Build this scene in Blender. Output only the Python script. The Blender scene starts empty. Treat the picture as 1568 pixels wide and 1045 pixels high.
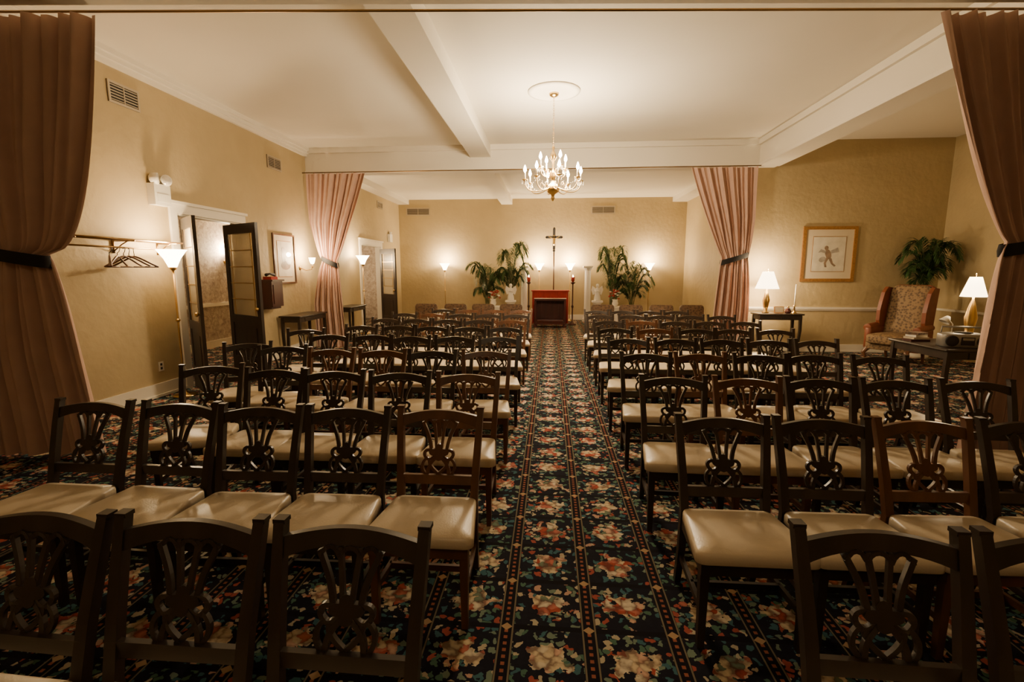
import bpy, bmesh, math, random
from mathutils import Vector, Matrix, Euler
random.seed(7)
pi=math.pi
# ---------------------------------------------------------------- materials
def newmat(name):
    m=bpy.data.materials.new(name); m.use_nodes=True
    nt=m.node_tree; b=nt.nodes['Principled BSDF']
    return m,nt,b
def N(nt,t,**k):
    n=nt.nodes.new(t)
    for a,v in k.items(): setattr(n,a,v)
    return n
def pbr(name,col,rough=.5,metal=0.,var=.0,scale=8.,bump=0.,bscale=60.,stretch=None,spec=None,coat=0.):
    m,nt,b=newmat(name)
    b.inputs['Base Color'].default_value=(*col,1); b.inputs['Roughness'].default_value=rough
    b.inputs['Metallic'].default_value=metal
    if coat: b.inputs['Coat Weight'].default_value=coat; b.inputs['Coat Roughness'].default_value=.03
    if spec is not None: b.inputs['Specular IOR Level'].default_value=spec
    tc=N(nt,'ShaderNodeTexCoord'); mp=N(nt,'ShaderNodeMapping')
    nt.links.new(tc.outputs['Object'],mp.inputs['Vector'])
    if stretch: mp.inputs['Scale'].default_value=stretch
    if var>0:
        n=N(nt,'ShaderNodeTexNoise'); n.inputs['Scale'].default_value=scale; n.inputs['Detail'].default_value=5
        nt.links.new(mp.outputs[0],n.inputs['Vector'])
        r=N(nt,'ShaderNodeValToRGB')
        r.color_ramp.elements[0].position=.3; r.color_ramp.elements[1].position=.7
        r.color_ramp.elements[0].color=(*[c*(1-var) for c in col],1)
        r.color_ramp.elements[1].color=(*[min(1,c*(1+var)) for c in col],1)
        nt.links.new(n.outputs['Fac'],r.inputs[0]); nt.links.new(r.outputs[0],b.inputs['Base Color'])
    if bump>0:
        n=N(nt,'ShaderNodeTexNoise'); n.inputs['Scale'].default_value=bscale; n.inputs['Detail'].default_value=4
        nt.links.new(mp.outputs[0],n.inputs['Vector'])
        bp=N(nt,'ShaderNodeBump'); bp.inputs['Strength'].default_value=bump; bp.inputs['Distance'].default_value=.02
        nt.links.new(n.outputs['Fac'],bp.inputs['Height']); nt.links.new(bp.outputs[0],b.inputs['Normal'])
    return m
def emis(name,col,s,base=(.9,.85,.75)):
    m,nt,b=newmat(name)
    b.inputs['Base Color'].default_value=(*base,1)
    b.inputs['Emission Color'].default_value=(*col,1); b.inputs['Emission Strength'].default_value=s
    return m
WARM=(1,.73,.42)
CHN=(1,.77,.50)
M={}
M['wall']=pbr('plaster_tan',(.43,.335,.175),.7,var=.06,scale=1.5,bump=.45,bscale=9)
M['white']=pbr('white_trim_paint',(.74,.69,.58),.45)
M['ceil']=pbr('ceiling_paint',(.72,.67,.56),.8,var=.02,scale=1,bump=.1,bscale=5)
M['frame']=pbr('black_wood',(.026,.017,.012),.33,var=.3,scale=12,stretch=(1,1,.15))
M['frameb']=pbr('brown_wood',(.11,.045,.019),.32,var=.3,scale=12,stretch=(1,1,.15))
M['seat']=pbr('cream_vinyl',(.72,.60,.42),.34,var=.05,scale=5,bump=.08,bscale=120)
M['curtain']=pbr('mauve_drape',(.58,.385,.30),.85,var=.06,scale=6,bump=.12,bscale=200)
M['black']=pbr('black_cloth',(.012,.010,.010),.8)
M['brass']=pbr('aged_brass',(.62,.42,.16),.28,1.)
M['brassd']=pbr('tarnished_brass',(.25,.15,.06),.35,1.)
M['iron']=pbr('dark_iron',(.03,.025,.02),.4,.7)
M['ivory']=pbr('ivory_sleeve',(.8,.74,.6),.5)
M['shade']=emis('frosted_glass_glow',WARM,26)
M['bulb']=emis('flame_bulb_glow',(1,.75,.46),90)
M['lshade']=emis('linen_shade_glow',(1,.74,.42),10)
M['leaf']=pbr('palm_leaf',(.045,.095,.028),.45,var=.4,scale=6)
M['stem']=pbr('palm_stem',(.12,.13,.05),.6)
M['pot']=pbr('clay_pot',(.16,.07,.035),.6,var=.2)
M['soil']=pbr('soil',(.03,.02,.012),.9)
M['red']=pbr('red_cloth',(.33,.018,.010),.7,var=.15,scale=5)
M['redw']=pbr('mahogany_wood',(.055,.012,.008),.3,var=.3,scale=10,stretch=(1,1,.2))
M['plaster']=pbr('white_plaster',(.78,.74,.65),.6)
M['crystal']=pbr('cut_crystal',(.9,.85,.75),.08,.3)
M['grille']=pbr('vent_grey',(.42,.36,.27),.5,.3)
M['dark']=pbr('vent_dark',(.03,.025,.02),.8)
M['gold']=pbr('gilt_frame',(.42,.22,.08),.35,.6,var=.2,scale=30)
M['mat']=pbr('cream_mat_board',(.58,.49,.34),.7,coat=1.)
M['art']=pbr('art_paper',(.60,.55,.43),.6,var=.12,scale=7,coat=1.)
M['artd']=pbr('art_sepia',(.22,.15,.10),.5,var=.3,scale=9,coat=1.)
M['artg']=pbr('art_grey',(.32,.29,.25),.5,var=.3,scale=9,coat=1.)
M['silver']=pbr('silver_plastic',(.25,.24,.22),.35,.4)
M['plastic']=pbr('white_plastic',(.72,.68,.58),.4)
M['leather']=pbr('rust_leather',(.17,.05,.022),.4,var=.15)
M['kraft']=pbr('paper_cover',(.45,.38,.28),.6,var=.2)
m,nt,b=newmat('door_glass'); b.inputs['Base Color'].default_value=(.62,.54,.38,1); b.inputs['Roughness'].default_value=.25
b.inputs['Transmission Weight'].default_value=.45; b.inputs['IOR'].default_value=1.3
v=N(nt,'ShaderNodeTexVoronoi'); v.inputs['Scale'].default_value=22; v.feature='DISTANCE_TO_EDGE'
tc=N(nt,'ShaderNodeTexCoord'); nt.links.new(tc.outputs['Object'],v.inputs['Vector'])
bp=N(nt,'ShaderNodeBump'); bp.inputs['Strength'].default_value=.7; nt.links.new(v.outputs['Distance'],bp.inputs['Height']); nt.links.new(bp.outputs[0],b.inputs['Normal'])
M['glass']=m
def damask(name,c1,c2,scale):
    m,nt,b=newmat(name); tc=N(nt,'ShaderNodeTexCoord')
    v=N(nt,'ShaderNodeTexVoronoi'); v.inputs['Scale'].default_value=scale
    nt.links.new(tc.outputs['Object'],v.inputs['Vector'])
    r=N(nt,'ShaderNodeValToRGB'); r.color_ramp.interpolation='EASE'
    r.color_ramp.elements[0].position=.2; r.color_ramp.elements[1].position=.7
    r.color_ramp.elements[0].color=(*c1,1); r.color_ramp.elements[1].color=(*c2,1)
    nt.links.new(v.outputs['Distance'],r.inputs[0]); nt.links.new(r.outputs[0],b.inputs['Base Color'])
    b.inputs['Roughness'].default_value=.7
    return m
M['damask']=damask('gold_damask',(.07,.04,.018),(.20,.125,.055),26)
M['uphol']=damask('brown_brocade',(.06,.03,.015),(.14,.08,.04),22)
m,nt,b=newmat('mottled_wallpaper'); tc=N(nt,'ShaderNodeTexCoord')
n=N(nt,'ShaderNodeTexNoise'); n.inputs['Scale'].default_value=9; n.inputs['Detail'].default_value=9; n.inputs['Roughness'].default_value=.75; n.inputs['Distortion'].default_value=1.2
nt.links.new(tc.outputs['Object'],n.inputs['Vector'])
r=N(nt,'ShaderNodeValToRGB'); r.color_ramp.elements[0].position=.38; r.color_ramp.elements[1].position=.62
r.color_ramp.elements[0].color=(.26,.20,.16,1); r.color_ramp.elements[1].color=(.55,.47,.38,1)
nt.links.new(n.outputs['Fac'],r.inputs[0]); nt.links.new(r.outputs[0],b.inputs['Base Color']); b.inputs['Roughness'].default_value=.7
M['wallpaper']=m
# carpet
def carpet():
    m,nt,b=newmat('floral_carpet'); L=nt.links.new
    b.inputs['Roughness'].default_value=.95; b.inputs['Specular IOR Level'].default_value=.1
    tc=N(nt,'ShaderNodeTexCoord'); P=.37
    sep=N(nt,'ShaderNodeSeparateXYZ'); L(tc.outputs['Object'],sep.inputs[0])
    def math_(op,a,bv=None,c=None):
        n=N(nt,'ShaderNodeMath',operation=op)
        for i,x in enumerate((a,bv,c)):
            if x is None: continue
            if isinstance(x,(int,float)): n.inputs[i].default_value=x
            else: L(x,n.inputs[i])
        return n.outputs[0]
    def cell(o,off,p=P):
        s=math_('ADD',math_('DIVIDE',o,p),off)
        return math_('SUBTRACT',math_('FRACT',s),.5)
    cu=cell(sep.outputs[0],50.4865); cv=cell(sep.outputs[1],50.,.33)
    au=math_('ABSOLUTE',cu); av=math_('ABSOLUTE',cv)
    def vor(scale,off):
        mp=N(nt,'ShaderNodeMapping'); mp.inputs['Location'].default_value=(off,off*.7,0)
        nz=N(nt,'ShaderNodeTexNoise'); nz.inputs['Scale'].default_value=22; L(tc.outputs['Object'],nz.inputs['Vector'])
        mx=N(nt,'ShaderNodeMix',data_type='VECTOR'); mx.inputs[0].default_value=.07
        L(tc.outputs['Object'],mx.inputs[4]); L(nz.outputs['Color'],mx.inputs[5])
        L(mx.outputs[1],mp.inputs[0])
        v=N(nt,'ShaderNodeTexVoronoi',voronoi_dimensions='2D'); v.inputs['Scale'].default_value=scale; L(mp.outputs[0],v.inputs['Vector'])
        return v
    def ramp(inp,els,interp='CONSTANT'):
        r=N(nt,'ShaderNodeValToRGB'); r.color_ramp.interpolation=interp
        e=r.color_ramp.elements
        while len(e)<len(els): e.new(.5)
        for i,(p,c) in enumerate(els): e[i].position=p; e[i].color=(*c,1)
        L(inp,r.inputs[0]); return r.outputs[0]
    def mix(f,a,c):
        n=N(nt,'ShaderNodeMix',data_type='RGBA')
        if isinstance(f,(int,float)): n.inputs[0].default_value=f
        else: L(f,n.inputs[0])
        for i,x in ((6,a),(7,c)):
            if isinstance(x,tuple): n.inputs[i].default_value=(*x,1)
            else: L(x,n.inputs[i])
        return n.outputs[2]
    base=(.012,.012,.020)
    v1=vor(30,3.); s1=N(nt,'ShaderNodeSeparateXYZ'); L(v1.outputs['Color'],s1.inputs[0])
    leaves=ramp(s1.outputs[0],[(0,(.014,.014,.022)),(.28,(.08,.16,.11)),(.42,(.46,.40,.28)),(.52,(.05,.13,.15)),(.66,(.34,.08,.06)),(.73,(.17,.23,.17)),(.85,(.48,.30,.22)),(.90,base)])
    m1=math_('LESS_THAN',v1.outputs['Distance'],.43)
    c=mix(m1,base,leaves)
    rad=math_('SQRT',math_('ADD',math_('MULTIPLY',cu,cu),math_('MULTIPLY',cv,cv)))
    nz=N(nt,'ShaderNodeTexNoise'); nz.inputs['Scale'].default_value=16; nz.inputs['Detail'].default_value=3; L(tc.outputs['Object'],nz.inputs['Vector'])
    pet=math_('ADD',.23,math_('MULTIPLY',math_('SUBTRACT',nz.outputs['Fac'],.5),.8))
    mb=math_('LESS_THAN',rad,pet)
    v2=vor(27,9.); s2=N(nt,'ShaderNodeSeparateXYZ'); L(v2.outputs['Color'],s2.inputs[0])
    bloom=ramp(s2.outputs[1],[(0,(.68,.56,.36)),(.30,(.52,.17,.12)),(.44,(.66,.42,.30)),(.60,(.70,.62,.46)),(.82,(.40,.08,.05)),(.92,(.16,.22,.15))])
    pe=math_('MULTIPLY',v2.outputs['Distance'],v2.outputs['Distance'])
    bloom=mix(math_('MINIMUM',math_('MULTIPLY',pe,1.8),.75),bloom,(.10,.035,.03))
    c=mix(mb,c,bloom)
    band=math_('MAXIMUM',math_('GREATER_THAN',au,.41),math_('GREATER_THAN',av,.455))
    c=mix(band,c,(.009,.008,.012))
    lu=math_('LESS_THAN',math_('ABSOLUTE',math_('SUBTRACT',au,.425)),.010)
    c=mix(lu,c,(.18,.15,.10))
    dot=math_('MULTIPLY',math_('GREATER_THAN',au,.478),math_('GREATER_THAN',math_('SINE',math_('MULTIPLY',sep.outputs[1],2*pi/.33*9)),.1))
    c=mix(dot,c,(.30,.10,.06))
    crs=math_('LESS_THAN',math_('ADD',math_('SUBTRACT',.5,au),math_('SUBTRACT',.5,av)),.07)
    c=mix(crs,c,(.42,.28,.15))
    L(c,b.inputs['Base Color'])
    return m
M['carpet']=carpet()

# ---------------------------------------------------------------- mesh builder
class MB:
    def __init__(s): s.v=[];s.f=[];s.m=[];s.s=[];s.mats=[]
    def mi(s,k):
        if k not in s.mats: s.mats.append(k)
        return s.mats.index(k)
    def add(s,vs,fs,mat,smooth=False,T=None):
        o=len(s.v); i=s.mi(mat)
        for p in vs: s.v.append(tuple(T@Vector(p)) if T is not None else tuple(p))
        for f in fs: s.f.append([a+o for a in f]); s.m.append(i); s.s.append(smooth)
    def box(s,x0,x1,y0,y1,z0,z1,mat,T=None):
        vs=[(x,y,z) for x in(x0,x1) for y in(y0,y1) for z in(z0,z1)]
        s.add(vs,[(0,1,3,2),(4,6,7,5),(0,4,5,1),(2,3,7,6),(0,2,6,4),(1,5,7,3)],mat,False,T)
    def hexa(s,q0,q1,mat):
        s.add(list(q0)+list(q1),[(3,2,1,0),(4,5,6,7),(0,1,5,4),(1,2,6,5),(2,3,7,6),(3,0,4,7)],mat)
    def bar(s,p0,p1,w,d,mat,w1=None,d1=None,ref=(0,1,0)):
        p0=Vector(p0);p1=Vector(p1);t=(p1-p0).normalized();r=Vector(ref)
        if abs(t.dot(r))>.95: r=Vector((1,0,0))
        a=t.cross(r).normalized(); b=t.cross(a).normalized()
        w1=w if w1 is None else w1; d1=d if d1 is None else d1
        vs=[]
        for p,ww,dd in((p0,w,d),(p1,w1,d1)):
            for sa,sb in((-1,-1),(1,-1),(1,1),(-1,1)): vs.append(p+a*sa*ww/2+b*sb*dd/2)
        s.add(vs,[(0,1,2,3),(7,6,5,4),(0,4,5,1),(1,5,6,2),(2,6,7,3),(3,7,4,0)],mat)
    def strip(s,pts,w,t,mat,n=(0,1,0),taper=None):
        n=Vector(n).normalized(); P=[Vector(p) for p in pts]; vs=[];fs=[]
        for i,p in enumerate(P):
            a=P[max(i-1,0)];b=P[min(i+1,len(P)-1)]; tt=(b-a).normalized(); q=tt.cross(n).normalized()
            ww=w if taper is None else w*taper[i]
            for x,y in((-1,-1),(1,-1),(1,1),(-1,1)): vs.append(p+q*x*ww/2+n*y*t/2)
        for i in range(len(P)-1):
            for k in range(4): fs.append((i*4+k,i*4+(k+1)%4,i*4+4+(k+1)%4,i*4+4+k))
        e=len(P)*4-4; fs+= [(3,2,1,0),(e,e+1,e+2,e+3)]
        s.add(vs,fs,mat)
    def tube(s,pts,r,mat,seg=8,closed=False):
        P=[Vector(p) for p in pts]; k=len(P); R=r if isinstance(r,(list,tuple)) else [r]*k
        vs=[];fs=[];up=None
        for i,p in enumerate(P):
            a=P[(i-1)%k] if closed else P[max(i-1,0)]; b=P[(i+1)%k] if closed else P[min(i+1,k-1)]
            t=(b-a).normalized()
            if up is None:
                up=Vector((0,0,1)) if abs(t.z)<.9 else Vector((1,0,0))
            u=(up-t*up.dot(t)).normalized(); w=t.cross(u); up=u
            for j in range(seg):
                an=2*pi*j/seg; vs.append(p+(u*math.cos(an)+w*math.sin(an))*R[i])
        n=k if closed else k-1
        for i in range(n):
            for j in range(seg): fs.append((i*seg+j,i*seg+(j+1)%seg,((i+1)%k)*seg+(j+1)%seg,((i+1)%k)*seg+j))
        if not closed: fs+=[tuple(range(seg))[::-1],tuple((k-1)*seg+j for j in range(seg))]
        s.add(vs,fs,mat,True)
    def lathe(s,prof,c,mat,seg=20,T=None,cap=True):
        vs=[];fs=[]
        for r,z in prof:
            for j in range(seg):
                a=2*pi*j/seg; vs.append((c[0]+r*math.cos(a),c[1]+r*math.sin(a),c[2]+z))
        for i in range(len(prof)-1):
            for j in range(seg): fs.append((i*seg+j,i*seg+(j+1)%seg,(i+1)*seg+(j+1)%seg,(i+1)*seg+j))
        if cap: fs+=[tuple(range(seg))[::-1],tuple((len(prof)-1)*seg+j for j in range(seg))]
        s.add(vs,fs,mat,True,T)
    def cushion(s,poly,z0,z1,mat,r=.02,dome=.012,T=None):
        cx=sum(p[0] for p in poly)/len(poly); cy=sum(p[1] for p in poly)/len(poly)
        rings=[(1-r*2.2,z0),(1.0,z0+.006),(1.0,z1-r*.8),(.985,z1-r*.3),(.94,z1),(.7,z1+dome*.8),(.35,z1+dome)]
        vs=[];fs=[];n=len(poly)
        for k,z in rings:
            for p in poly: vs.append((cx+(p[0]-cx)*k,cy+(p[1]-cy)*k,z))
        for i in range(len(rings)-1):
            for j in range(n): fs.append((i*n+j,i*n+(j+1)%n,(i+1)*n+(j+1)%n,(i+1)*n+j))
        fs+=[tuple(range(n))[::-1],tuple((len(rings)-1)*n+j for j in range(n))]
        s.add(vs,fs,mat,True,T)
    def mesh(s,name):
        me=bpy.data.meshes.new(name); me.from_pydata(s.v,[],s.f)
        for k in s.mats: me.materials.append(M[k])
        me.polygons.foreach_set('material_index',s.m); me.polygons.foreach_set('use_smooth',s.s)
        bm=bmesh.new(); bm.from_mesh(me); bmesh.ops.recalc_face_normals(bm,faces=bm.faces); bm.to_mesh(me); bm.free()
        me.update(); return me
    def build(s,name,loc=(0,0,0),rz=0,bevel=0):
        me=s.mesh(name); o=place(name,me,loc,rz)
        if bevel:
            bv=o.modifiers.new('bevel','BEVEL'); bv.width=bevel; bv.segments=2; bv.limit_method='ANGLE'
        return o
def place(name,me,loc,rz=0):
    o=bpy.data.objects.new(name,me); bpy.context.collection.objects.link(o); o.location=loc; o.rotation_euler=(0,0,rz); return o
def light(parent,loc,power,r=.05,col=WARM,name='bulb_light'):
    l=bpy.data.lights.new(name,'POINT'); l.energy=power; l.color=col; l.shadow_soft_size=r
    o=bpy.data.objects.new(name,l); bpy.context.collection.objects.link(o); o.location=loc
    if parent is not None: o.parent=parent
    return o
def bez(p0,p1,p2,p3,n=10):
    P=[Vector(p) for p in(p0,p1,p2,p3)]; out=[]
    for i in range(n+1):
        t=i/n; out.append(P[0]*(1-t)**3+P[1]*3*t*(1-t)**2+P[2]*3*t*t*(1-t)+P[3]*t**3)
    return out
def rrect(w,d,r=.04,w2=None,n=4):
    w2=w if w2 is None else w2; out=[]
    for (x,y,a0) in((w/2,-d/2,-90),(w2/2,d/2,0),(-w2/2,d/2,90),(-w/2,-d/2,180)):
        cx=x-math.copysign(r,x); cy=y-math.copysign(r,y)
        for i in range(n+1):
            a=math.radians(a0+90*i/n); out.append((cx+r*math.cos(a),cy+r*math.sin(a)))
    return out

# ---------------------------------------------------------------- room
XL=-5.0; XR=4.25; XRR=7.45; YB=16.0; YW=10.0; YN=4.2; ZC=4.05; ZB=3.56
def YNx(x): return 3.62+(x+4.0)*(4.15-3.62)/7.2      # near opening runs slightly askew
b=MB(); b.box(-7.6,XRR+.2,-3.2,YB+.2,-.12,0,'carpet'); b.build('floor')
b=MB(); b.box(XL-.2,XRR+.2,-3.2,YW+.1,ZC,ZC+.12,'ceil'); b.build('ceiling')
b=MB(); b.box(XL-.2,XR+.2,YW+.1,YB+.2,3.9,4.02,'ceil'); b.build('ceiling_alcove')
D1=(6.25,7.6,2.36); D2=(12.6,14.1,2.3)
b=MB(); x0,x1=XL-.15,XL
for y0,y1 in((-3.2,D1[0]),(D1[1],D2[0]),(D2[1],YB+.1)): b.box(x0,x1,y0,y1,0,ZC,'wall')
for D in(D1,D2): b.box(x0,x1,D[0],D[1],D[2],ZC,'wall')
b.build('wall_left')
b=MB(); b.box(XL-.15,XR+.15,YB,YB+.15,0,ZC,'wall'); b.build('wall_back')
b=MB(); b.box(XR,XR+.15,YW+.1,YB,0,3.9,'wall'); b.build('wall_alcove_right')
b=MB(); b.box(3.85,XRR+.15,YW,YW+.15,0,ZC,'wall'); b.build('wall_painting')
b=MB(); b.box(XRR,XRR+.15,YN-.15,YW,0,ZC,'wall'); b.build('wall_right')
b=MB(); b.box(XR,XRR+.15,YN-.15,YN,0,ZC,'wall'); b.build('wall_divider')
b=MB(); b.box(XR,XR+.15,-3.2,YN-.15,0,ZC,'wall'); b.build('wall_near_right')
b=MB(); b.box(XL-.15,XR+.15,-3.2,-3.05,0,ZC,'wall'); b.build('wall_near')
b=MB(); b.box(XL,4.25,YW-.12,YW+.14,ZB,ZC,'ceil'); b.box(XL,3.95,YW-.17,YW-.12,ZC-.10,ZC,'white'); b.box(XL,4.0,YW-.15,YW-.12,ZB,ZB+.05,'white'); b.build('ceiling_beam')
b=MB(); b.box(3.92,4.25,YN,YW-.12,ZB,ZC,'ceil'); b.box(3.87,3.92,YN,YW-.17,ZC-.10,ZC,'white'); b.box(3.89,3.92,YN,YW-.15,ZB,ZB+.05,'white');b.box(4.25,4.29,YN,YW-.12,ZB,ZB+.05,'white'); b.build('ceiling_beam')
b=MB(); b.box(-1.6,-1.2,3.8,YW-.12,3.82,ZC,'ceil'); b.build('ceiling_beam')
b=MB(); b.box(-1.6,-1.25,YW+.14,YB,3.72,3.9,'ceil'); b.build('ceiling_beam')
b=MB(); ya,yb=YNx(XL),YNx(XR)
b.hexa([(XL,ya-.2,ZB),(XL,ya,ZB),(XL,ya,ZC),(XL,ya-.2,ZC)],[(XR,yb-.2,ZB),(XR,yb,ZB),(XR,yb,ZC),(XR,yb-.2,ZC)],'ceil'); b.build('ceiling_beam')
b=MB(); b.box(XL,XL+.35,YW+.14,YB,3.75,3.9,'white'); b.box(XR-.45,XR,YW+.14,YB,3.75,3.9,'white'); b.build('trim_1')
b=MB(); b.tube([(XL,YW-.26,ZB-.01),(3.9,YW-.26,ZB-.01)],.010,'brassd'); b.build('curtain_rod')
b=MB(); b.tube([(XL,ya+.1,ZB+.005),(XR,yb+.1,ZB+.005)],.010,'brassd'); b.build('curtain_rod')
b=MB(); b.box(XL,XL+.05,ya,YW-.12,ZC-.16,ZC,'white'); b.box(XL,XL+.12,ya,YW-.12,ZC-.06,ZC,'white'); b.box(XL,XL+.08,ya,YW-.12,ZC-.11,ZC-.06,'white'); b.build('trim_2')
b=MB()
for y0,y1 in((-3,D1[0]-.1),(D1[1]+.1,D2[0]-.1),(D2[1]+.1,YB)):
    b.box(XL,XL+.02,y0,y1,0,.17,'white'); b.box(XL,XL+.035,y0,y1,0,.03,'white')
b.build('baseboard_left')
b=MB(); b.box(XL,XR,YB-.02,YB,0,.17,'white'); b.build('baseboard_back')
b=MB(); b.box(3.85,XRR,YW-.02,YW,0,.15,'white'); b.box(3.85,XRR,YW-.035,YW,0,.03,'white'); b.build('baseboard_right')
b=MB(); b.box(3.85,XRR,YW-.03,YW,.85,.89,'white'); b.box(3.85,XRR,YW-.015,YW,.82,.85,'white'); b.box(XRR-.03,XRR,YN,YW,.85,.89,'white'); b.build('trim_3')
for k,D in enumerate((D1,D2)):
    b=MB()
    for xa,xb in((XL,XL+.03),):
        b.box(xa,xb,D[0]-.12,D[0],0,D[2]+.12,'white'); b.box(xa,xb,D[1],D[1]+.12,0,D[2]+.12,'white')
        b.box(xa,xb,D[0],D[1],D[2],D[2]+.12,'white'); b.box(xa,xb+.03,D[0]-.14,D[1]+.14,D[2]+.12,D[2]+.16,'white')
    b.box(XL-.15,XL,D[0],D[0]+.02,0,D[2],'white'); b.box(XL-.15,XL,D[1]-.02,D[1],0,D[2],'white'); b.box(XL-.15,XL,D[0]+.02,D[1]-.02,D[2]-.02,D[2],'white')
    b.build('trim_%d'%(k+4))
b=MB(); b.box(-7.2,-7.05,4.5,YB+.1,0,2.7,'wallpaper'); b.box(-7.05,-7.02,4.6,YB,.86,.93,'white'); b.box(-7.05,-7.02,4.6,YB,0,.15,'white'); b.build('wall_hall')
b=MB(); b.box(-7.05,XL-.15,YB,YB+.1,0,2.7,'wallpaper'); b.box(-7.05,XL-.15,4.5,4.6,0,2.7,'wallpaper'); b.box(-7.05,XL-.15,11.6,11.7,0,2.7,'wallpaper'); b.box(-7.05,XL-.15,11.57,11.6,.86,.93,'white'); b.build('wall_hall_end')
b=MB(); b.box(-7.2,XL-.15,4.5,YB+.1,2.7,2.8,'ceil'); b.build('ceiling_hall')

# ---------------------------------------------------------------- doors leafs
def door_leaf(hinge,ang,wd=.72,h=2.3,name='door_1'):
    b=MB(); t=.04; st=.10
    b.box(0,st,-t/2,t/2,.01,h,'frame'); b.box(wd-st,wd,-t/2,t/2,.01,h,'frame')
    b.box(st,wd-st,-t/2,t/2,h-.14,h,'frame'); b.box(st,wd-st,-t/2,t/2,.01,.30,'frame'); b.box(st,wd-st,-t/2,t/2,.82,.94,'frame')
    b.box(st,wd-st,-.012,.012,.30,.82,'frame'); b.box(st+.06,wd-st-.06,-.018,.018,.36,.76,'frame')
    b.box(st,wd-st,-.004,.004,.94,h-.14,'glass')
    for i in range(1,5):
        z=.94+(h-1.08)*i/5; b.box(st,wd-st,-.009,.009,z-.006,z+.006,'brass')
    for x in(st+.07,wd-st-.07): b.box(x-.005,x+.005,-.009,.009,.94,h-.14,'brass')
    b.lathe([(.006,-.02),(.012,0),(.028,.02),(.028,.04),(.012,.05)],(0,0,0),'brass',12,T=Matrix.Translation((wd-.05,-t/2,1.05))@Matrix.Rotation(pi/2,4,'X'))
    return b.build(name,(hinge[0],hinge[1],0),ang)
door_leaf((XL+.05,7.14),math.radians(-30),.92,2.28,'door_1')
door_leaf((XL+.05,6.28),math.radians(-42),.74,2.28,'door_2')
door_leaf((XL+.05,13.95),math.radians(-40),.8,2.22,'door_3')

# ---------------------------------------------------------------- chairs
def chair_mesh(name,wood):
    b=MB()
    back=lambda z:.165+ (max(0,z-.44)**1.15)*.30
    for sx in(-1,1):
        pts=[(sx*.185,.25,0),(sx*.188,.195,.22),(sx*.192,.165,.44),(sx*.198,back(.6),.6),(sx*.206,back(.75),.75),(sx*.213,back(.885),.885)]
        b.strip(pts,.036,.034,wood,n=(0,1,0),taper=[.8,.95,1.05,1,.95,.85])
        b.box(sx*.213-.018,sx*.213+.018,back(.885)-.016,back(.885)+.018,.88,.893,wood)
        b.bar((sx*.205,-.195,.40),(sx*.205,-.20,0),.04,.04,wood,.028,.028)
        b.bar((sx*.205,-.197,.17),(sx*.187,.20,.17),.018,.03,wood,ref=(0,0,1))
        b.bar((sx*.213,-.21,.375),(sx*.192,.165,.375),.06,.022,wood,ref=(1,0,0))
    b.bar((-.2,-.02,.17),(.2,-.02,.17),.03,.018,wood,ref=(0,1,0))
    b.bar((-.225,-.212,.375),(.225,-.212,.375),.06,.022,wood)
    b.bar((-.19,.17,.375),(.19,.17,.375),.06,.022,wood)
    poly=[(x,y-.045) for x,y in rrect(.50,.40,.035,.42)]
    b.cushion(poly,.40,.455,'seat',.02,.016)
    n=16; vs=[];fs=[]
    for i in range(n+1):
        u=-1+2*i/n; x=u*.205
        top=.845+.026*math.cos(u*pi*.5)
        bot=.785+.040*(1-abs(u)**2.2)
        bow=.012*(1-u*u)
        for z in(bot,top):
            y=back(z)+bow
            vs+= [(x,y-.011,z),(x,y+.011,z)]
    for i in range(n):
        o=i*4;p=o+4
        fs+=[(o,p,p+2,o+2),(o+1,o+3,p+3,p+1),(o,o+1,p+1,p),(o+2,p+2,p+3,o+3)]
    fs+=[(0,2,3,1),(n*4,n*4+1,n*4+3,n*4+2)]
    b.add(vs,fs,wood)
    b.bar((-.195,back(.53),.53),(.195,back(.53),.53),.05,.020,wood)
    z0=.55
    def S(pts,w=.015):
        P=[]
        for x,z in pts: zz=z0+z; P.append((x,back(zz)+.004,zz))
        b.strip(P,w,.014,wood)
    def B(p0,p1,p2,p3,w=.015,n=9):
        pp=bez((*p0,0),(*p1,0),(*p2,0),(*p3,0),n); S([(q.x,q.y) for q in pp],w)
    for sx in(-1,1):
        B((sx*.090,.262),(sx*.072,.22),(sx*.048,.19),(sx*.040,.115),.017)
        B((sx*.030,.272),(sx*.026,.23),(sx*.017,.19),(sx*.013,.115),.014)
        B((sx*.088,.245),(sx*.075,.282),(sx*.045,.282),(sx*.030,.245),.013,6)
        B((sx*.040,.120),(sx*.075,.130),(sx*.088,.100),(sx*.062,.080),.016)
        B((sx*.062,.080),(sx*.045,.068),(sx*.030,.085),(sx*.010,.105),.015)
        B((sx*-.010,.105),(sx*.020,.080),(sx*.060,.055),(sx*.055,-.004),.017)
        B((sx*.048,.075),(sx*.055,.045),(sx*.020,.020),(sx*-.014,-.004),.015)
        B((sx*.062,.082),(sx*.095,.060),(sx*.092,.020),(sx*.060,-.004),.014)
    B((-.03,.250),(-.018,.278),(.018,.278),(.03,.250),.013,6)
    q=[]
    for i in range(24):
        a=2*pi*i/24; r=.024+.018*abs(math.cos(2*a)); q.append((r*math.cos(a)*1.25,.112+r*math.sin(a)))
    vs=[]
    for dy in(-.009,.009):
        for x,z in q: vs.append((x,back(z0+z)+.004+dy,z0+z))
    b.add(vs,[tuple(range(24)),tuple(range(47,23,-1))]+[(i,(i+1)%24,24+(i+1)%24,24+i) for i in range(24)],wood)
    return b.mesh(name)
ch1=chair_mesh('dining_chair','frame'); ch2=chair_mesh('dining_chair_brown','frameb')
rows=[1.0,2.14,3.07,4.05,5.0,5.95,6.9,7.85,8.75]
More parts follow.
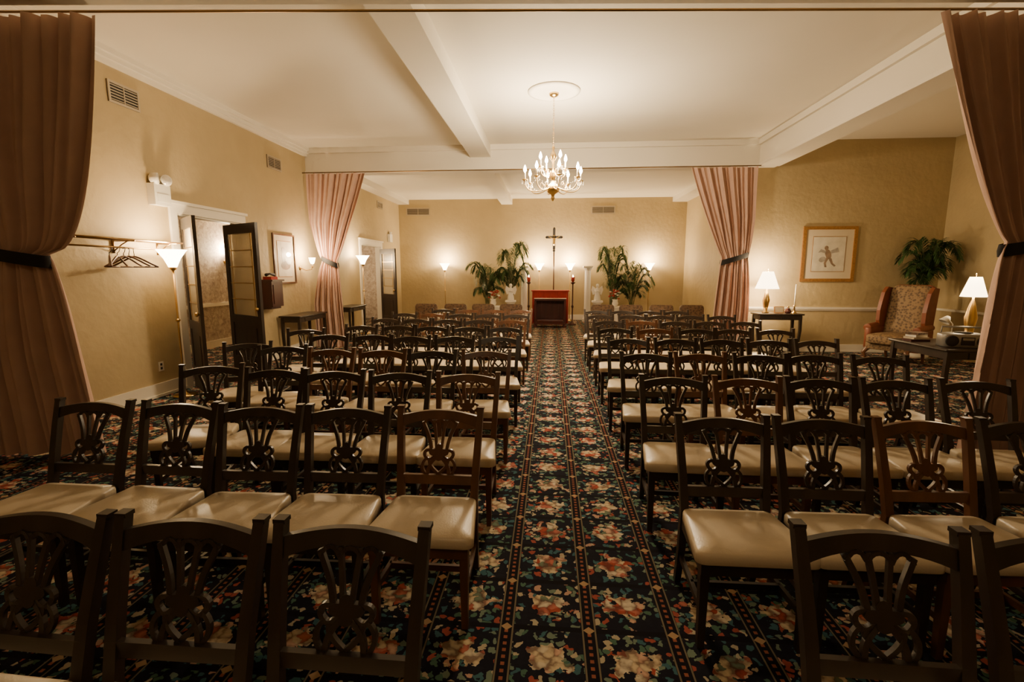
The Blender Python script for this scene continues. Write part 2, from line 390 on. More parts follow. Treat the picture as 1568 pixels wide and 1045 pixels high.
for ri,y in enumerate(rows):
    for side in(-1,1):
        for c in range(5):
            if side<0: x=(-.55 if ri==0 else -.565)-.487*c
            else: x=(.93 if ri==0 else .85)+.487*c
            if y>8.5 and c==4 : continue
            rz=random.uniform(-.04,.04); dx=random.uniform(-.015,.015); dy=random.uniform(-.03,.03)
            if ri==0 and side>0: dy=.06; rz=-.02
            if ri==0 and side<0: dy=-.03
            if side<0 and c==4 and ri in(2,3): rz=.25; dy=.12
            if side<0 and c>=3 and ri>=4: dy+=.06
            brown=(side<0 and ri==1 and c==0) or random.random()<.14
            if ri==0: brown=False
            place('dining_chair',ch2 if brown else ch1,(x+dx,y+dy,0),rz)
for x,y,rz in((-2.95,4.35,.35),(-2.98,5.5,.2)): place('dining_chair',ch1,(x,y,0),rz)

# ---------------------------------------------------------------- upholstered side chairs
b=MB()
b.cushion(rrect(.56,.5,.06,.52),.30,.45,'uphol',.03,.03)
T=Matrix.Translation((0,.26,.60))@Matrix.Rotation(math.radians(80),4,'X')
b.cushion(rrect(.54,.42,.07,.54),-.06,.05,'uphol',.03,.02,T=T)
for sx in(-1,1):
    b.bar((sx*.24,-.2,.30),(sx*.24,-.21,0),.045,.045,'frameb',.03,.03); b.bar((sx*.24,.22,.32),(sx*.24,.27,0),.045,.045,'frameb',.03,.03)
b.box(-.25,.25,-.22,.22,.26,.31,'frameb')
ux=b.mesh('upholstered_chair')
for x in(-3.0,-2.3,-1.6,-.95,1.25,1.9,2.6,3.3): place('upholstered_chair',ux,(x,11.3,0),random.uniform(-.05,.05))

# ---------------------------------------------------------------- curtains
def curtain(xo,xt,xtie,xtie_o,xb,yf,zt,ztie,zb,pw,nf=11,tilt=.0,seed=0,pl=.55):
    rnd=random.Random(seed); b=MB(); NU,NV=170,70; vs=[];fs=[]
    ph=[rnd.uniform(-.5,.5) for _ in range(6)]
    if not callable(yf): y_=yf; yf=lambda x:y_
    for j in range(NV+1):
        z=zb+(zt-zb)*j/NV
        if z>ztie:
            t=(z-ztie)/(zt-ztie); k=t**pw; xi=xtie+(xt-xtie)*k; xx=xtie_o+(xo-xtie_o)*min(1,t*2.2)**.6
        else:
            t=(ztie-z)/(ztie-zb); k=t**pl; xi=xtie+(xb-xtie)*k; xx=xtie_o+(xo-xtie_o)*min(1,t*2)**.6
        g=1-math.exp(-((z-ztie)/.35)**2)
        for i in range(NU+1):
            u=i/NU; x=xx+(xi-xx)*u
            a=2*pi*nf*u+.9*math.sin(1.7*z+ph[0]*4)+1.6*math.sin(5*u+ph[1]*3)
            a2=2*pi*nf*.43*u+ph[3]*6+1.1*math.sin(1.3*z+ph[4]*5)
            amp=.020+.014*g
            yy=yf(x)+amp*(math.sin(a)+.9*math.sin(a2)+.2*math.sin(2.3*a+ph[2]*5+z*.6))
            vs.append((x+.008*math.cos(a)*g,yy,z))
    for j in range(NV):
        for i in range(NU): o=j*(NU+1)+i; fs.append((o,o+1,o+NU+2,o+NU+1))
    b.add(vs,fs,'curtain',True)
    cx=(xtie+xtie_o)/2; rx=abs(xtie-xtie_o)/2+.02; ry=.09; n=36; vs=[];fs=[]
    for k,(rr,dz) in enumerate(((1,-.05),(1.03,0),(1,.05))):
        for i in range(n):
            a=2*pi*i/n; x=rx*rr*math.cos(a); vs.append((cx+x,yf(cx)+ry*rr*math.sin(a),ztie+dz-.02+ tilt*(x/rx)))
    for k in range(2):
        for i in range(n): fs.append((k*n+i,k*n+(i+1)%n,(k+1)*n+(i+1)%n,(k+1)*n+i))
    b.add(vs,fs,'black',True)
    return b.build('curtain')
curtain(XL+.08,-3.50,-4.10,-4.66,-3.84,lambda x:YNx(x)+.10,ZB-.02,1.74,.02,.38,11,-.05,1,.6)
curtain(XR-.05,2.92,3.66,4.16,3.50,lambda x:YNx(x)+.10,ZB-.02,1.83,.02,.80,12,.05,2)
curtain(XL+.08,-3.68,-4.36,-4.68,-4.25,YW-.26,ZB-.03,1.80,.02,.85,11,-.08,3)
curtain(3.84,2.62,3.28,3.76,3.15,YW-.26,ZB-.03,1.85,.02,.85,12,.08,4)

# ---------------------------------------------------------------- torchieres
def torchiere(x,y,h=1.85,power=22,name='torchiere_floor_lamp'):
    b=MB()
    b.lathe([(.14,0),(.14,.015),(.10,.03),(.03,.05),(.014,.08)],(0,0,0),'brass',20)
    b.tube([(0,0,.06),(0,0,h-.24)],.011,'brass',8)
    b.lathe([(.014,0),(.03,.02),(.014,.04)],(0,0,h-.9),'brass',12)
    b.lathe([(.012,0),(.035,.02),(.045,.045)],(0,0,h-.26),'brass',16)
    b.lathe([(.045,-.215),(.06,-.18),(.09,-.11),(.15,-.02),(.17,0),(.165,0),(.14,-.02),(.05,-.12)],(0,0,h),'shade',24,cap=False)
    o=b.build(name,(x,y,0)); light(o,(0,0,h+.06),power,.06)
    return o
torchiere(-4.70,5.75,1.86,95)
torchiere(-4.72,12.0,1.98,80)
torchiere(-3.43,15.68,1.84,130); torchiere(-.36,15.68,1.84,180); torchiere(.62,15.68,1.84,180); torchiere(3.1,15.68,1.84,130)

def wall_sconce(x,y,z,power,arm=.11,name='wall_sconce'):
    b=MB(); face=1
    b.lathe([(.03,-.0),(.045,.01),(.03,.02)],(0,0,0),'brass',14,T=Matrix.Rotation(pi/2*face,4,'Y'))
    b.tube([(0,0,0),(arm*.5,0,-.05),(arm*.9,0,-.03),(arm,0,.02)],.008,'brass')
    b.lathe([(.012,0),(.025,.01),(.025,.02)],(arm,0,.01),'brass',12)
    b.lathe([(.010,.0),(.010,.10)],(arm,0,.02),'ivory',10)
    b.lathe([(.03,0),(.05,.05),(.065,.12),(.06,.12),(.028,.0)],(arm,0,.08),'shade',16,cap=False)
    o=b.build(name,(x,y,z)); light(o,(arm,0,.26),power,.04); return o
wall_sconce(XL,9.42,1.66,90,.26)
wall_sconce(-7.05,10.1,1.80,130)
wall_sconce(-7.05,13.9,1.70,130)

# ---------------------------------------------------------------- chandelier
def chandelier(x,y):
    b=MB(); z=ZC
    b.lathe([(.36,0),(.36,-.015),(.30,-.025),(.28,-.012),(.14,-.012),(.12,-.03),(.0,-.03)],(0,0,z),'ceil',40)
    b.lathe([(.0,0),(.07,0),(.06,-.03),(.02,-.05)],(0,0,z-.03),'brass',20)
    zz=z-.08; k=0
    while zz>3.32:
        pts=[]
        for i in range(8):
            a=2*pi*i/8; dx=.010*math.cos(a); dz=.02*math.sin(a)
            pts.append((dx,0,zz+dz) if k%2 else (0,dx,zz+dz))
        b.tube(pts,.0028,'brass',5,closed=True); zz-=.032; k+=1
    b.lathe([(.006,3.34),(.02,3.31),(.012,3.27),(.035,3.22),(.05,3.17),(.02,3.12),(.014,3.02),(.03,2.98),(.055,2.94),(.03,2.88),(.02,2.84),(.07,2.80),(.095,2.75),(.08,2.70),(.03,2.67),(.02,2.64),(.03,2.62),(.012,2.585),(.0,2.58)],(0,0,0),'brass',20)
    def arm(a,R,z0,zt,dr):
        d=Vector((math.cos(a),math.sin(a),0))
        p=bez((*(d*.05).xy,z0),(*(d*R*.5).xy,z0-dr),(*(d*R*1.0).xy,z0-dr*1.1),(*(d*R).xy,zt),12)
        b.tube(p,.007,'brass',6)
        q=bez((*(d*R*.45).xy,z0-dr*.55),(*(d*R*.55).xy,z0+.06),(*(d*R*.30).xy,z0+.08),(*(d*R*.36).xy,z0+.0),8)
        b.tube(q,.004,'brass',5)
        c=(d.x*R,d.y*R,zt)
        b.lathe([(.008,0),(.042,.012),(.045,.018),(.014,.022),(.014,.035)],c,'brass',14)
        b.lathe([(.011,.03),(.011,.11)],c,'ivory',10)
        b.lathe([(.004,.11),(.018,.13),(.023,.152),(.014,.185),(.003,.215)],c,'bulb',10)
        for i in range(4):
            aa=a+i*pi/2; px=c[0]+.04*math.cos(aa); py=c[1]+.04*math.sin(aa)
            b.lathe([(.001,0),(.004,-.012),(.001,-.02),(.008,-.045),(.001,-.065)],(px,py,zt+.01),'crystal',6)
    for i in range(8): arm(2*pi*i/8+.2,.40,2.78,2.85,.10)
    for i in range(4): arm(2*pi*i/4+.5,.20,2.96,3.02,.07)
    for i in range(8):
        a0=2*pi*i/8+.2; a1=a0+pi/4
        for k in range(9):
            t=k/8; a=a0+(a1-a0)*t; r=.38; zc=2.84-.07*math.sin(pi*t)
            b.lathe([(.001,.008),(.007,0),(.001,-.008)],(r*math.cos(a),r*math.sin(a),zc),'crystal',6)
    o=b.build('chandelier',(x,y,0))
    light(o,(0,0,3.16),210,.16,CHN); light(o,(0,0,2.92),300,.30,CHN)
    return o
chandelier(.02,7.1)

# ---------------------------------------------------------------- palms
def palm(name,x,y,h,spread,nfr,seed,pot_h=.35,stand=0.,lean=(0,0)):
    rnd=random.Random(seed); b=MB()
    if stand>0:
        b.lathe([(.16,0),(.16,.05),(.10,.09),(.10,stand-.08),(.15,stand-.04),(.16,stand)],(0,0,0),'plaster',20)
    b.lathe([(.11,0),(.15,.1),(.17,pot_h*.7),(.16,pot_h-.04),(.18,pot_h),(.15,pot_h),(.13,pot_h-.04)],(0,0,stand),'pot',18)
    b.lathe([(.0,0),(.14,0.002)],(0,0,stand+pot_h-.04),'soil',16)
    base=stand+pot_h-.04
    for i in range(nfr):
        a=2*pi*i/nfr*2.4+rnd.uniform(-.3,.3); R=spread*rnd.uniform(.6,1.05); H=(h-base)*rnd.uniform(.45,1.0)
        d=Vector((math.cos(a),math.sin(a)*.6,0)); s0=Vector((rnd.uniform(-.05,.05),rnd.uniform(-.05,.05),base))
        p=bez(s0,s0+d*R*.10+Vector((0,0,H*.7)),s0+d*R*.5+Vector((lean[0],lean[1],H*1.12)),s0+d*R+Vector((lean[0],lean[1],H*rnd.uniform(.62,.85))),20)
        b.tube(p,[.008-.006*k/20 for k in range(21)],'stem',5)
        for k in range(6,21):
            t=k/20; c=p[k]; tg=(p[min(k+1,20)]-p[k-1]).normalized()
            side=tg.cross(Vector((0,0,1)))
            if side.length<.1: side=d.cross(Vector((0,0,1)))
            side.normalize(); L=.34*spread**.5*math.sin(pi*min(1,max(.12,(t-.22)/.80)))**.6+.05
            for sg in(-1,1):
              for jj in(0,.33,.66):
                if jj and k==20: continue
                cc=c+(p[min(k+1,20)]-c)*jj
                dirn=(side*sg*.95+tg*.6+Vector((0,0,rnd.uniform(-.25,.25)))).normalized()
                m=cc+dirn*L*.5; e=cc+dirn*L+Vector((0,0,-.34*L)); w=dirn.cross(Vector((0,0,1))).normalized()*.011
                vs=[cc-w*.4,cc+w*.4,m+w,m-w,e]
                b.add(vs,[(0,1,2,3),(3,2,4)],'leaf')
    return b.build(name,(x,y,0))
palm('potted_palm',-1.22,15.0,2.72,.60,22,11)
palm('potted_palm',-1.95,14.95,2.05,.62,20,12)
palm('potted_palm',1.85,15.0,2.62,.50,17,13)
palm('potted_palm',2.45,14.9,2.0,.66,20,14)
palm('potted_palm',6.84,9.45,2.32,.48,22,15,stand=.6)
# ---------------------------------------------------------------- altar group
b=MB()
b.box(-.55,.55,14.85,15.2,.0,.98,'red'); b.box(-.58,.58,14.82,15.24,.98,1.01,'red')
for i in range(9): b.tube([(-.5+i*.125,14.845,.02),(-.5+i*.125,14.845,.98)],.014,'red',6)
b.build('altar_table')
b=MB()
b.box(-.44,.44,13.75,14.15,.76,.80,'redw'); b.box(-.46,.46,13.72,14.18,.80,.815,'redw')
for sx in(-1,1): b.box(sx*.42-.03,sx*.42+.03,13.78,14.12,0,.76,'redw'); b.box(sx*.42-.05,sx*.42+.05,13.70,14.16,0,.06,'redw')
b.box(-.39,.39,14.08,14.11,.06,.76,'redw')
for x in(-.26,-.13,0,.13,.26): b.box(x-.015,x+.015,14.05,14.08,.12,.7,'redw')
b.box(-.39,.39,13.6,13.85,.10,.16,'redw'); b.cushion([(p[0],p[1]+13.72) for p in rrect(.74,.22,.03)],.16,.22,'redw',.02,.01)
b.build('prie_dieu_kneeler')
b=MB()
b.lathe([(.18,0),(.18,.03),(.08,.06),(.03,.12)],(0,0,0),'frame',20)
b.tube([(0,0,.08),(0,0,2.3)],.02,'frameb',10); b.lathe([(.016,0),(.05,.03),(.05,.05),(.016,.08)],(0,0,2.18),'frame',14)
b.box(-.04,.04,-.018,.018,2.26,2.90,'frame'); b.box(-.23,.23,-.018,.018,2.60,2.68,'frame')
for c in((-.24,2.64),(.24,2.64),(0,2.91)): b.lathe([(.0,-.045),(.04,0),(.0,.045)],(c[0],0,c[1]),'frame',10)
b.tube([(0,-.035,2.62),(0,-.04,2.50),(0,-.035,2.38)],[.028,.032,.016],'brass',8)
b.tube([(-.17,-.03,2.66),(0,-.035,2.58),(.17,-.03,2.66)],.013,'brass',6); b.lathe([(.0,-.035),(.028,0),(.0,.035)],(0,-.04,2.68),'brass',10)
b.build('processional_crucifix',(.10,15.46,0))
def candlestand(x):
    b=MB(); b.lathe([(.13,0),(.13,.02),(.05,.06),(.02,.12),(.018,.5),(.04,.55),(.018,.6),(.018,1.2),(.07,1.25),(.07,1.27)],(0,0,0),'redw',18)
    b.lathe([(.03,1.27),(.05,1.32),(.055,1.42),(.045,1.42),(.02,1.28)],(0,0,0),'red',16)
    b.lathe([(.012,1.42),(.016,1.44),(.003,1.48)],(0,0,0),'bulb',8)
    b.build('candle_stand',(x,14.45,0))
candlestand(-.64); candlestand(.66)
def column(x,y,h):
    b=MB(); b.box(-.15,.15,-.15,.15,0,.08,'plaster'); b.box(-.15,.15,-.15,.15,h-.05,h,'plaster')
    n=32; vs=[];fs=[]
    for r,z in((.13,.08),(.13,.12),(.105,.15),(.095,h-.14),(.12,h-.09),(.14,h-.05)):
        for i in range(n):
            a=2*pi*i/n; rr=r*(1-.07*(i%2)); vs.append((rr*math.cos(a),rr*math.sin(a),z))
    for k in range(5):
        for i in range(n): fs.append((k*n+i,k*n+(i+1)%n,(k+1)*n+(i+1)%n,(k+1)*n+i))
    b.add(vs,fs,'plaster'); b.build('plant_stand_pillar',(x,y,0))
column(-.84,15.6,1.75); column(1.18,15.6,1.75); column(-1.15,14.1,.75); column(1.35,14.1,.75)
def statue(x,y,z):
    b=MB(); b.lathe([(.09,0),(.10,.02),(.085,.12),(.06,.22),(.065,.27),(.07,.31),(.03,.36),(.028,.38),(.045,.41),(.045,.45),(.02,.48)],(0,0,0),'plaster',16)
    for sx in(-1,1):
        vs=[(sx*.02,.04,.33),(sx*.14,.07,.42),(sx*.17,.08,.30),(sx*.12,.07,.16),(sx*.04,.05,.2)]
        b.add([(p[0],p[1]+d,p[2]) for d in(0,.015) for p in vs],[(0,1,2,3,4),(9,8,7,6,5)]+[(i,(i+1)%5,5+(i+1)%5,5+i) for i in range(5)],'plaster')
        b.tube([(sx*.07,-.01,.31),(sx*.06,-.07,.25),(0,-.09,.28)],.018,'plaster',6)
    b.build('angel_statue',(x,y,z))
statue(-1.15,14.1,.752); statue(1.35,14.1,.752)
def flowers(x,y,z,seed):
    rnd=random.Random(seed); b=MB()
    b.lathe([(.06,0),(.09,.08),(.07,.16),(.09,.2)],(0,0,0),'plaster',14)
    for i in range(26):
        a=rnd.uniform(0,2*pi); r=rnd.uniform(.02,.2); zz=.28+rnd.uniform(0,.2)-r*.3
        b.tube([(0,0,.15),(r*math.cos(a)*.5,r*math.sin(a)*.5,.24),(r*math.cos(a),r*math.sin(a),zz)],.004,'stem',4)
        b.lathe([(.0,-.02),(.03,-.005),(.04,.015),(.0,.02)],(r*math.cos(a),r*math.sin(a),zz),'red' if i%4 else 'plaster',7)
    b.build('flower_arrangement',(x,y,z))
b=MB(); b.box(-.20,.20,-.18,.18,0,.55,'plaster'); b.box(-.23,.23,-.21,.21,.55,.59,'plaster'); b.box(-.23,.23,-.21,.21,0,.06,'plaster'); me=b.mesh('white_pedestal')
place('white_pedestal',me,(-1.65,14.0,0)); place('white_pedestal',me,(1.85,14.0,0)); flowers(-1.65,14.0,.592,5); flowers(1.85,14.0,.592,6)

# ---------------------------------------------------------------- wall things
def vent(axis,p,w,h):
    b=MB(); f=.025
    def bx(u0,u1,d0,d1,z0,z1,m):
        if axis=='X': b.box(d0,d1,u0,u1,z0,z1,m)
        else: b.box(u0,u1,-d1,-d0,z0,z1,m)
    bx(-w/2,w/2,0,.008,-h/2,h/2,'dark')
    bx(-w/2,w/2,.008,.02,h/2-f,h/2,'grille'); bx(-w/2,w/2,.008,.02,-h/2,-h/2+f,'grille')
    bx(-w/2,-w/2+f,.008,.02,-h/2+f,h/2-f,'grille'); bx(w/2-f,w/2,.008,.02,-h/2+f,h/2-f,'grille')
    n=6
    for i in range(n):
        z=-h/2+f+(h-2*f)*(i+.5)/n; bx(-w/2+f,w/2-f,.008,.016,z-.005,z+.005,'grille')
    bx(-.006,.006,.008,.019,-h/2+f,h/2-f,'grille')
    b.build('air_vent',p)
vent('X',(XL,5.62,3.62),.42,.24); vent('X',(XL,8.72,3.52),.44,.22); vent('X',(XL,14.2,3.5),.46,.2)
vent('Y',(-4.35,YB,3.52),.78,.24); vent('Y',(1.65,YB,3.52),.74,.24)
b=MB(); b.box(0,.10,-.13,.13,-.14,.12,'plastic'); b.box(.10,.105,-.09,.09,-.1,.0,'plastic')
for sy,rz in((-.09,.5),(.08,-.4)):
    T=Matrix.Translation((.075,sy,.18))@Matrix.Rotation(rz,4,'Z')@Matrix.Rotation(pi/2,4,'Y')
    b.tube([(.05,sy,.12),(.05,sy,.16)],.012,'plastic',6)
    b.lathe([(.03,-.05),(.065,-.03),(.07,.04),(.065,.045)],(0,0,0),'plastic',16,T=T); b.lathe([(.0,.046),(.058,.047),(.058,.05),(0,.052)],(0,0,0),'crystal',16,T=T)
b.build('emergency_light',(XL+.001,5.95,2.56))
b=MB(); b.box(0,.08,-.12,.12,-.12,.12,'plastic'); b.lathe([(.03,-.04),(.05,.03)],(.052,0,.16),'plastic',12); b.box(.03,.06,-.015,.015,.1,.14,'plastic'); b.build('emergency_light',(XL+.001,14.9,2.6))
b=MB()
for y in(4.55,5.25,5.88):
    b.tube([(.012,y,.06),(.012,y,-.12)],.012,'brassd'); b.tube([(.01,y,.02),(.28,y,.02)],.009,'brassd'); b.tube([(.01,y,-.1),(.12,y,-.02),(.2,y,.02)],.007,'brassd')
for dx,dz in((.26,.03),(.18,.03),(.10,.03),(.20,-.06)): b.tube([(dx,4.42,dz),(dx,6.0,dz)],.010,'brassd')
b.build('coat_rack',(XL,0,1.92))
def hanger(y,rz):
    b=MB()
    b.tube([(0,0,.0),(.015,0,.02),(.03,0,0),(.02,0,-.03),(0,0,-.05),(0,0,-.08)],.004,'iron',6)
    b.tube(bez((0,-.22,-.20),(0,-.12,-.15),(0,-.05,-.09),(0,0,-.08),8)+bez((0,0,-.08),(0,.05,-.09),(0,.12,-.15),(0,.22,-.20),8)[1:],.010,'frameb',6)
    b.tube([(0,-.22,-.20),(0,.22,-.20)],.008,'frameb',6)
    b.build('coat_hanger',(XL+.19,y,1.845),rz)
for y,rz in((5.0,.8),(5.10,.35),(5.18,-.15),(5.25,-.5),(5.32,-.9)): hanger(y,rz)
def framed(name,w,h,fw,loc,axis,content):
    b=MB()
    t=Matrix.Rotation(pi/2,4,'Z') if axis=='X' else Matrix.Identity(4)
    for (a,c,d,e) in((-w/2,w/2,h/2-fw,h/2),(-w/2,w/2,-h/2,-h/2+fw),(-w/2,-w/2+fw,-h/2+fw,h/2-fw),(w/2-fw,w/2,-h/2+fw,h/2-fw)):
        b.box(a,c,-.03,0,d,e,'gold' if content else 'frameb',T=t)
    b.box(-w/2+fw,w/2-fw,-.012,0,-h/2+fw,h/2-fw,'mat',T=t)
    mw=w*.13
    b.box(-w/2+fw+mw,w/2-fw-mw,-.015,-.012,-h/2+fw+mw,h/2-fw-mw,'gold',T=t)
    iw=w/2-fw-mw-.01; ih=h/2-fw-mw-.01
    b.box(-iw,iw,-.018,-.015,-ih,ih,'art',T=t)
    def poly(pts,m,k):
        b.add([(x,k,z) for x,z in pts],[tuple(range(len(pts)))],m,False,t)
    def blob(cx,cz,rx,rz,m,a=0,k=-.0195):
        n=18; poly([(cx+rx*math.cos(2*pi*i/n)*math.cos(a)-rz*math.sin(2*pi*i/n)*math.sin(a),cz+rx*math.cos(2*pi*i/n)*math.sin(a)+rz*math.sin(2*pi*i/n)*math.cos(a)) for i in range(n)],m,k)
    if content:
        blob(-.01,.0,.055,.10,'artd',.35,-.0190); blob(-.05,.12,.038,.042,'artd',0,-.0192)
        poly([(-.05,.06),(-.15,.10),(-.20,.03),(-.14,.04),(-.07,.02)],'artg',-.0194)
        poly([(.03,.07),(.16,.13),(.19,.04),(.12,.03),(.04,.01)],'artg',-.0196)
        poly([(.0,-.06),(.06,-.08),(.09,-.17),(.15,-.22),(.12,-.24),(.06,-.19),(.02,-.12)],'artd',-.0198)
        poly([(-.04,-.06),(.0,-.09),(-.04,-.17),(-.02,-.25),(-.06,-.25),(-.08,-.17)],'artd',-.0200)
        blob(-.11,-.10,.07,.05,'artg',.4,-.0188)
    else:
        blob(0,.0,.10,.2,'artg',.1); blob(.02,-.12,.16,.08,'artd',0,-.020); blob(-.05,.16,.05,.06,'artd',0,-.0205)
    b.build(name,loc)
framed('framed_print',1.0,1.06,.06,(5.38,YW-.001,1.92),'Y',True)
framed('framed_picture',.74,.92,.03,(XL+.001,8.85,1.82),'X',False)
b=MB(); b.box(0,.24,-.17,.17,0,.44,'redw'); b.box(0,.27,-.19,.19,.44,.47,'redw'); b.box(.24,.25,-.13,.13,.05,.38,'redw'); b.box(0,.20,-.15,.15,-.04,0,'redw')
b.box(.05,.2,-.1,.1,.47,.52,'red'); b.tube([(.12,-.12,.55),(.12,0,.57),(.12,.12,.55)],[.028,.015,.028],'black',8)
b.build('wall_cabinet',(XL,8.15,.98))
def table(name,w,d,h,loc,mat='frame',rz=0,drawer=True):
    b=MB(); b.cushion(rrect(w,d,.02),h-.03,h,mat,.003,0); b.box(-w/2+.04,w/2-.04,-d/2+.03,d/2-.03,h-.12,h-.03,mat)
    for sx in(-1,1):
        for sy in(-1,1):
            x=sx*(w/2-.06);y=sy*(d/2-.05)
            b.strip([(x,y,h-.04),(x+sx*.01,y,h*.6),(x-sx*.01,y,h*.25),(x+sx*.02,y,0)],.05,.045,mat,taper=[1.1,.9,.6,.7])
    if drawer: b.box(-w*.3,w*.3,-d/2+.022,-d/2+.03,h-.11,h-.045,mat); b.lathe([(.012,0),(.0,.015)],(0,0,0),'brass',8,T=Matrix.Translation((0,-d/2+.022,h-.08))@Matrix.Rotation(pi/2,4,'X'))
    b.build(name,loc,rz)
table('console_table',1.10,.42,.78,(XL+.26,8.98,0),'frame',pi/2)
table('side_table',.84,.40,.80,(4.34,9.62,0))
table('writing_table',1.3,.95,.74,(5.02,6.1,0),'frame')
table('console_table',1.0,.4,.78,(XL+.26,11.2,0),'frame',pi/2)
def tlamp(x,y,z,h,r,power,hs=.58,name='table_lamp'):
    b=MB(); hb=h*(hs+.03)
    b.lathe([(.06,0),(.065,.015),(.03,.03),(.05,hb*.3),(.065,hb*.5),(.03,hb*.8),(.012,hb*.9),(.012,hb)],(0,0,0),'brass',18)
    b.lathe([(r,h*hs),(r*.96,h*(hs+.02)),(r*.45,h*.98),(r*.43,h*.98)],(0,0,0),'lshade',28,cap=False)
    b.tube([(0,0,hb),(0,0,h+.0)],.004,'brass',6); b.lathe([(.0,.0),(.012,.01),(.0,.03)],(0,0,h),'brass',8)
    o=b.build(name,(x,y,z+.001)); light(o,(0,0,h+.06),power*.5,.05); light(o,(0,0,h*(hs-.05)),power*.5,.05); return o
tlamp(4.12,9.62,.80,.80,.21,150)
tlamp(5.20,6.4,.74,.80,.13,36,.68)
b=MB(); b.lathe([(.05,0),(.05,.01),(.015,.03),(.02,.06),(.012,.12),(.03,.15)],(0,0,0),'brass',14); b.lathe([(.012,.14),(.011,.55)],(0,0,0),'ivory',10); b.tube([(0,0,.55),(0,.002,.565)],.002,'black',4); b.build('candlestick',(4.64,9.6,.80))
b=MB(); b.lathe([(.04,0),(.06,.02),(.055,.05),(.03,.09),(.035,.1)],(0,0,0),'redw',14); b.lathe([(0,.10),(.03,.12),(0,.14)],(0,0,0),'brass',10); b.build('small_jar',(4.50,9.54,.80))
b=MB(); b.box(-.09,.09,-.012,.012,0,.13,'gold',T=Matrix.Rotation(-.2,4,'X')); b.box(-.075,.075,-.014,-.012,.015,.115,'kraft',T=Matrix.Rotation(-.2,4,'X')); b.box(-.01,.01,.0,.07,0,.01,'gold'); b.build('picture_frame',(4.32,9.50,.805))
b=MB()
b.cushion(rrect(.44,.22,.06),0,.15,'silver',.02,.01)
for sx in(-1,1):
    T=Matrix.Translation((sx*.145,-.112,.075))@Matrix.Rotation(pi/2,4,'X')
    b.lathe([(.062,-.01),(.062,.008),(.05,.012),(.0,.004)],(0,0,0),'black',20,T=T)
b.box(-.06,.06,-.118,-.105,.03,.12,'black'); b.box(-.05,.05,-.122,-.118,.085,.11,'silver')
b.lathe([(.085,.0),(.08,.018),(.0,.022)],(0,0,.15),'black',24)
b.tube([(-.19,.05,.12),(-.18,.06,.22),(.18,.06,.22),(.19,.05,.12)],.01,'silver',6)
b.build('boombox_radio',(4.70,5.85,.741),-.25)
b=MB()
for i,(w,d,c) in enumerate(((.22,.16,'redw'),(.20,.15,'kraft'),(.18,.13,'plastic'),(.19,.14,'uphol'))): b.box(-w/2,w/2,-d/2,d/2,i*.028,i*.028+.026,c,T=Matrix.Rotation(.15*i,4,'Z'))
b.build('book_stack',(4.52,6.30,.741))
b=MB(); b.lathe([(.05,0),(.05,.012),(.015,.025)],(0,0,0),'plastic',16); b.tube([(0,0,.02),(0,0,.20),(-.06,0,.27)],.006,'plastic',6)
b.lathe([(.02,.045),(.035,.02),(.06,-.04),(.056,-.04),(.02,.035)],(0,0,0),'plastic',18,T=Matrix.Translation((-.08,0,.26))@Matrix.Rotation(.6,4,'Y'),cap=False); b.build('desk_lamp',(5.0,6.40,.741))
b=MB(); b.box(0,.008,-.04,.04,-.06,.06,'plastic'); b.box(.008,.011,-.015,.015,.01,.04,'dark'); b.box(.008,.011,-.015,.015,-.04,-.01,'dark'); b.build('wall_outlet',(XL,5.75,.38))
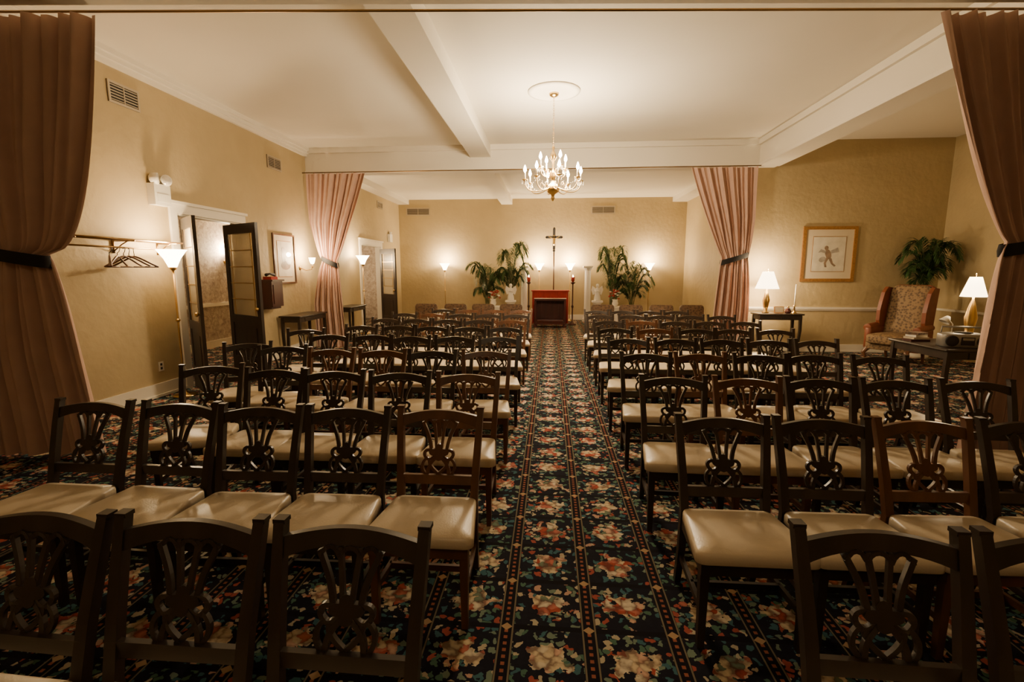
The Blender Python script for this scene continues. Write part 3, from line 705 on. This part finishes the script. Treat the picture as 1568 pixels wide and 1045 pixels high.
# wing chair
def wing():
    b=MB()
    b.cushion(rrect(.66,.66,.06),.24,.36,'damask',.02,.0)
    b.cushion([(x,y-.07) for x,y in rrect(.56,.72,.06)],.36,.50,'damask',.03,.03)
    T=Matrix.Translation((0,.33,.86))@Matrix.Rotation(math.radians(80),4,'X')
    poly=[(x,y+(0.05*math.cos(x*4.5) if y>0 else 0)) for x,y in rrect(.62,.92,.10)]
    b.cushion(poly,-.07,.07,'damask',.03,.03,T=T)
    b.cushion([(x*1.08,y*1.04) for x,y in poly],-.09,-.0,'leather',.02,.0,T=T)
    for sx in(-1,1):
        b.cushion([(sx*.36+x,y+.04) for x,y in rrect(.12,.50,.05)],.24,.60,'leather',.02,.02)
        b.tube([(sx*.37,-.20,.60),(sx*.37,.1,.63),(sx*.36,.3,.64)],[.065,.06,.055],'leather',12)
        prof=[(.34,.60),(.10,.62),(.05,.72),(.05,.90),(.09,1.05),(.15,1.22),(.26,1.32),(.42,1.30)]
        vs=[(sx*.31+dx*sx,y,z) for dx in(0,.06) for y,z in prof]; n=len(prof)
        b.add(vs,[tuple(range(n)),tuple(range(2*n-1,n-1,-1))]+[(i,(i+1)%n,n+(i+1)%n,n+i) for i in range(n)],'leather')
        b.tube([(sx*.29,-.28,.26),(sx*.33,-.33,.17),(sx*.30,-.31,.07),(sx*.33,-.35,.0)],[.045,.035,.02,.03],'frameb',10)
        b.bar((sx*.28,.30,.26),(sx*.28,.36,0),.05,.05,'frameb',.03,.03)
    return b.build('wing_armchair',(6.02,8.85,0),math.radians(-58),bevel=.008)
wing()
# added fill light: unseen fixture behind the camera, brightens front chairs and near curtains
b=MB(); b.lathe([(.16,0),(.16,-.02),(.0,-.02)],(0,0,0),'brass',20); b.lathe([(.15,-.02),(.14,-.07),(.09,-.11),(.0,-.125)],(0,0,0),'ivory',20)
o=b.build('added_fill_light',(-.3,-1.0,ZC)); light(o,(0,0,-.2),42,.12,CHN)

# ---------------------------------------------------------------- camera / world
cd=bpy.data.cameras.new('camera'); cam=bpy.data.objects.new('camera',cd); bpy.context.collection.objects.link(cam)
cd.sensor_width=36; cd.lens=740/1568*36; cd.clip_start=.05
r=Vector((.9969,.0787,0)); u=Vector((-.0113,.1433,.9896)); bk=Vector((.0778,-.9865,.1438))
mtx=Matrix((( r.x,u.x,bk.x,0),(r.y,u.y,bk.y,0),(r.z,u.z,bk.z,1.6),(0,0,0,1)))
cam.matrix_world=mtx; bpy.context.scene.camera=cam
w=bpy.data.worlds.new('world'); bpy.context.scene.world=w; w.use_nodes=True
w.node_tree.nodes['Background'].inputs[0].default_value=(.02,.015,.01,1); w.node_tree.nodes['Background'].inputs[1].default_value=.3
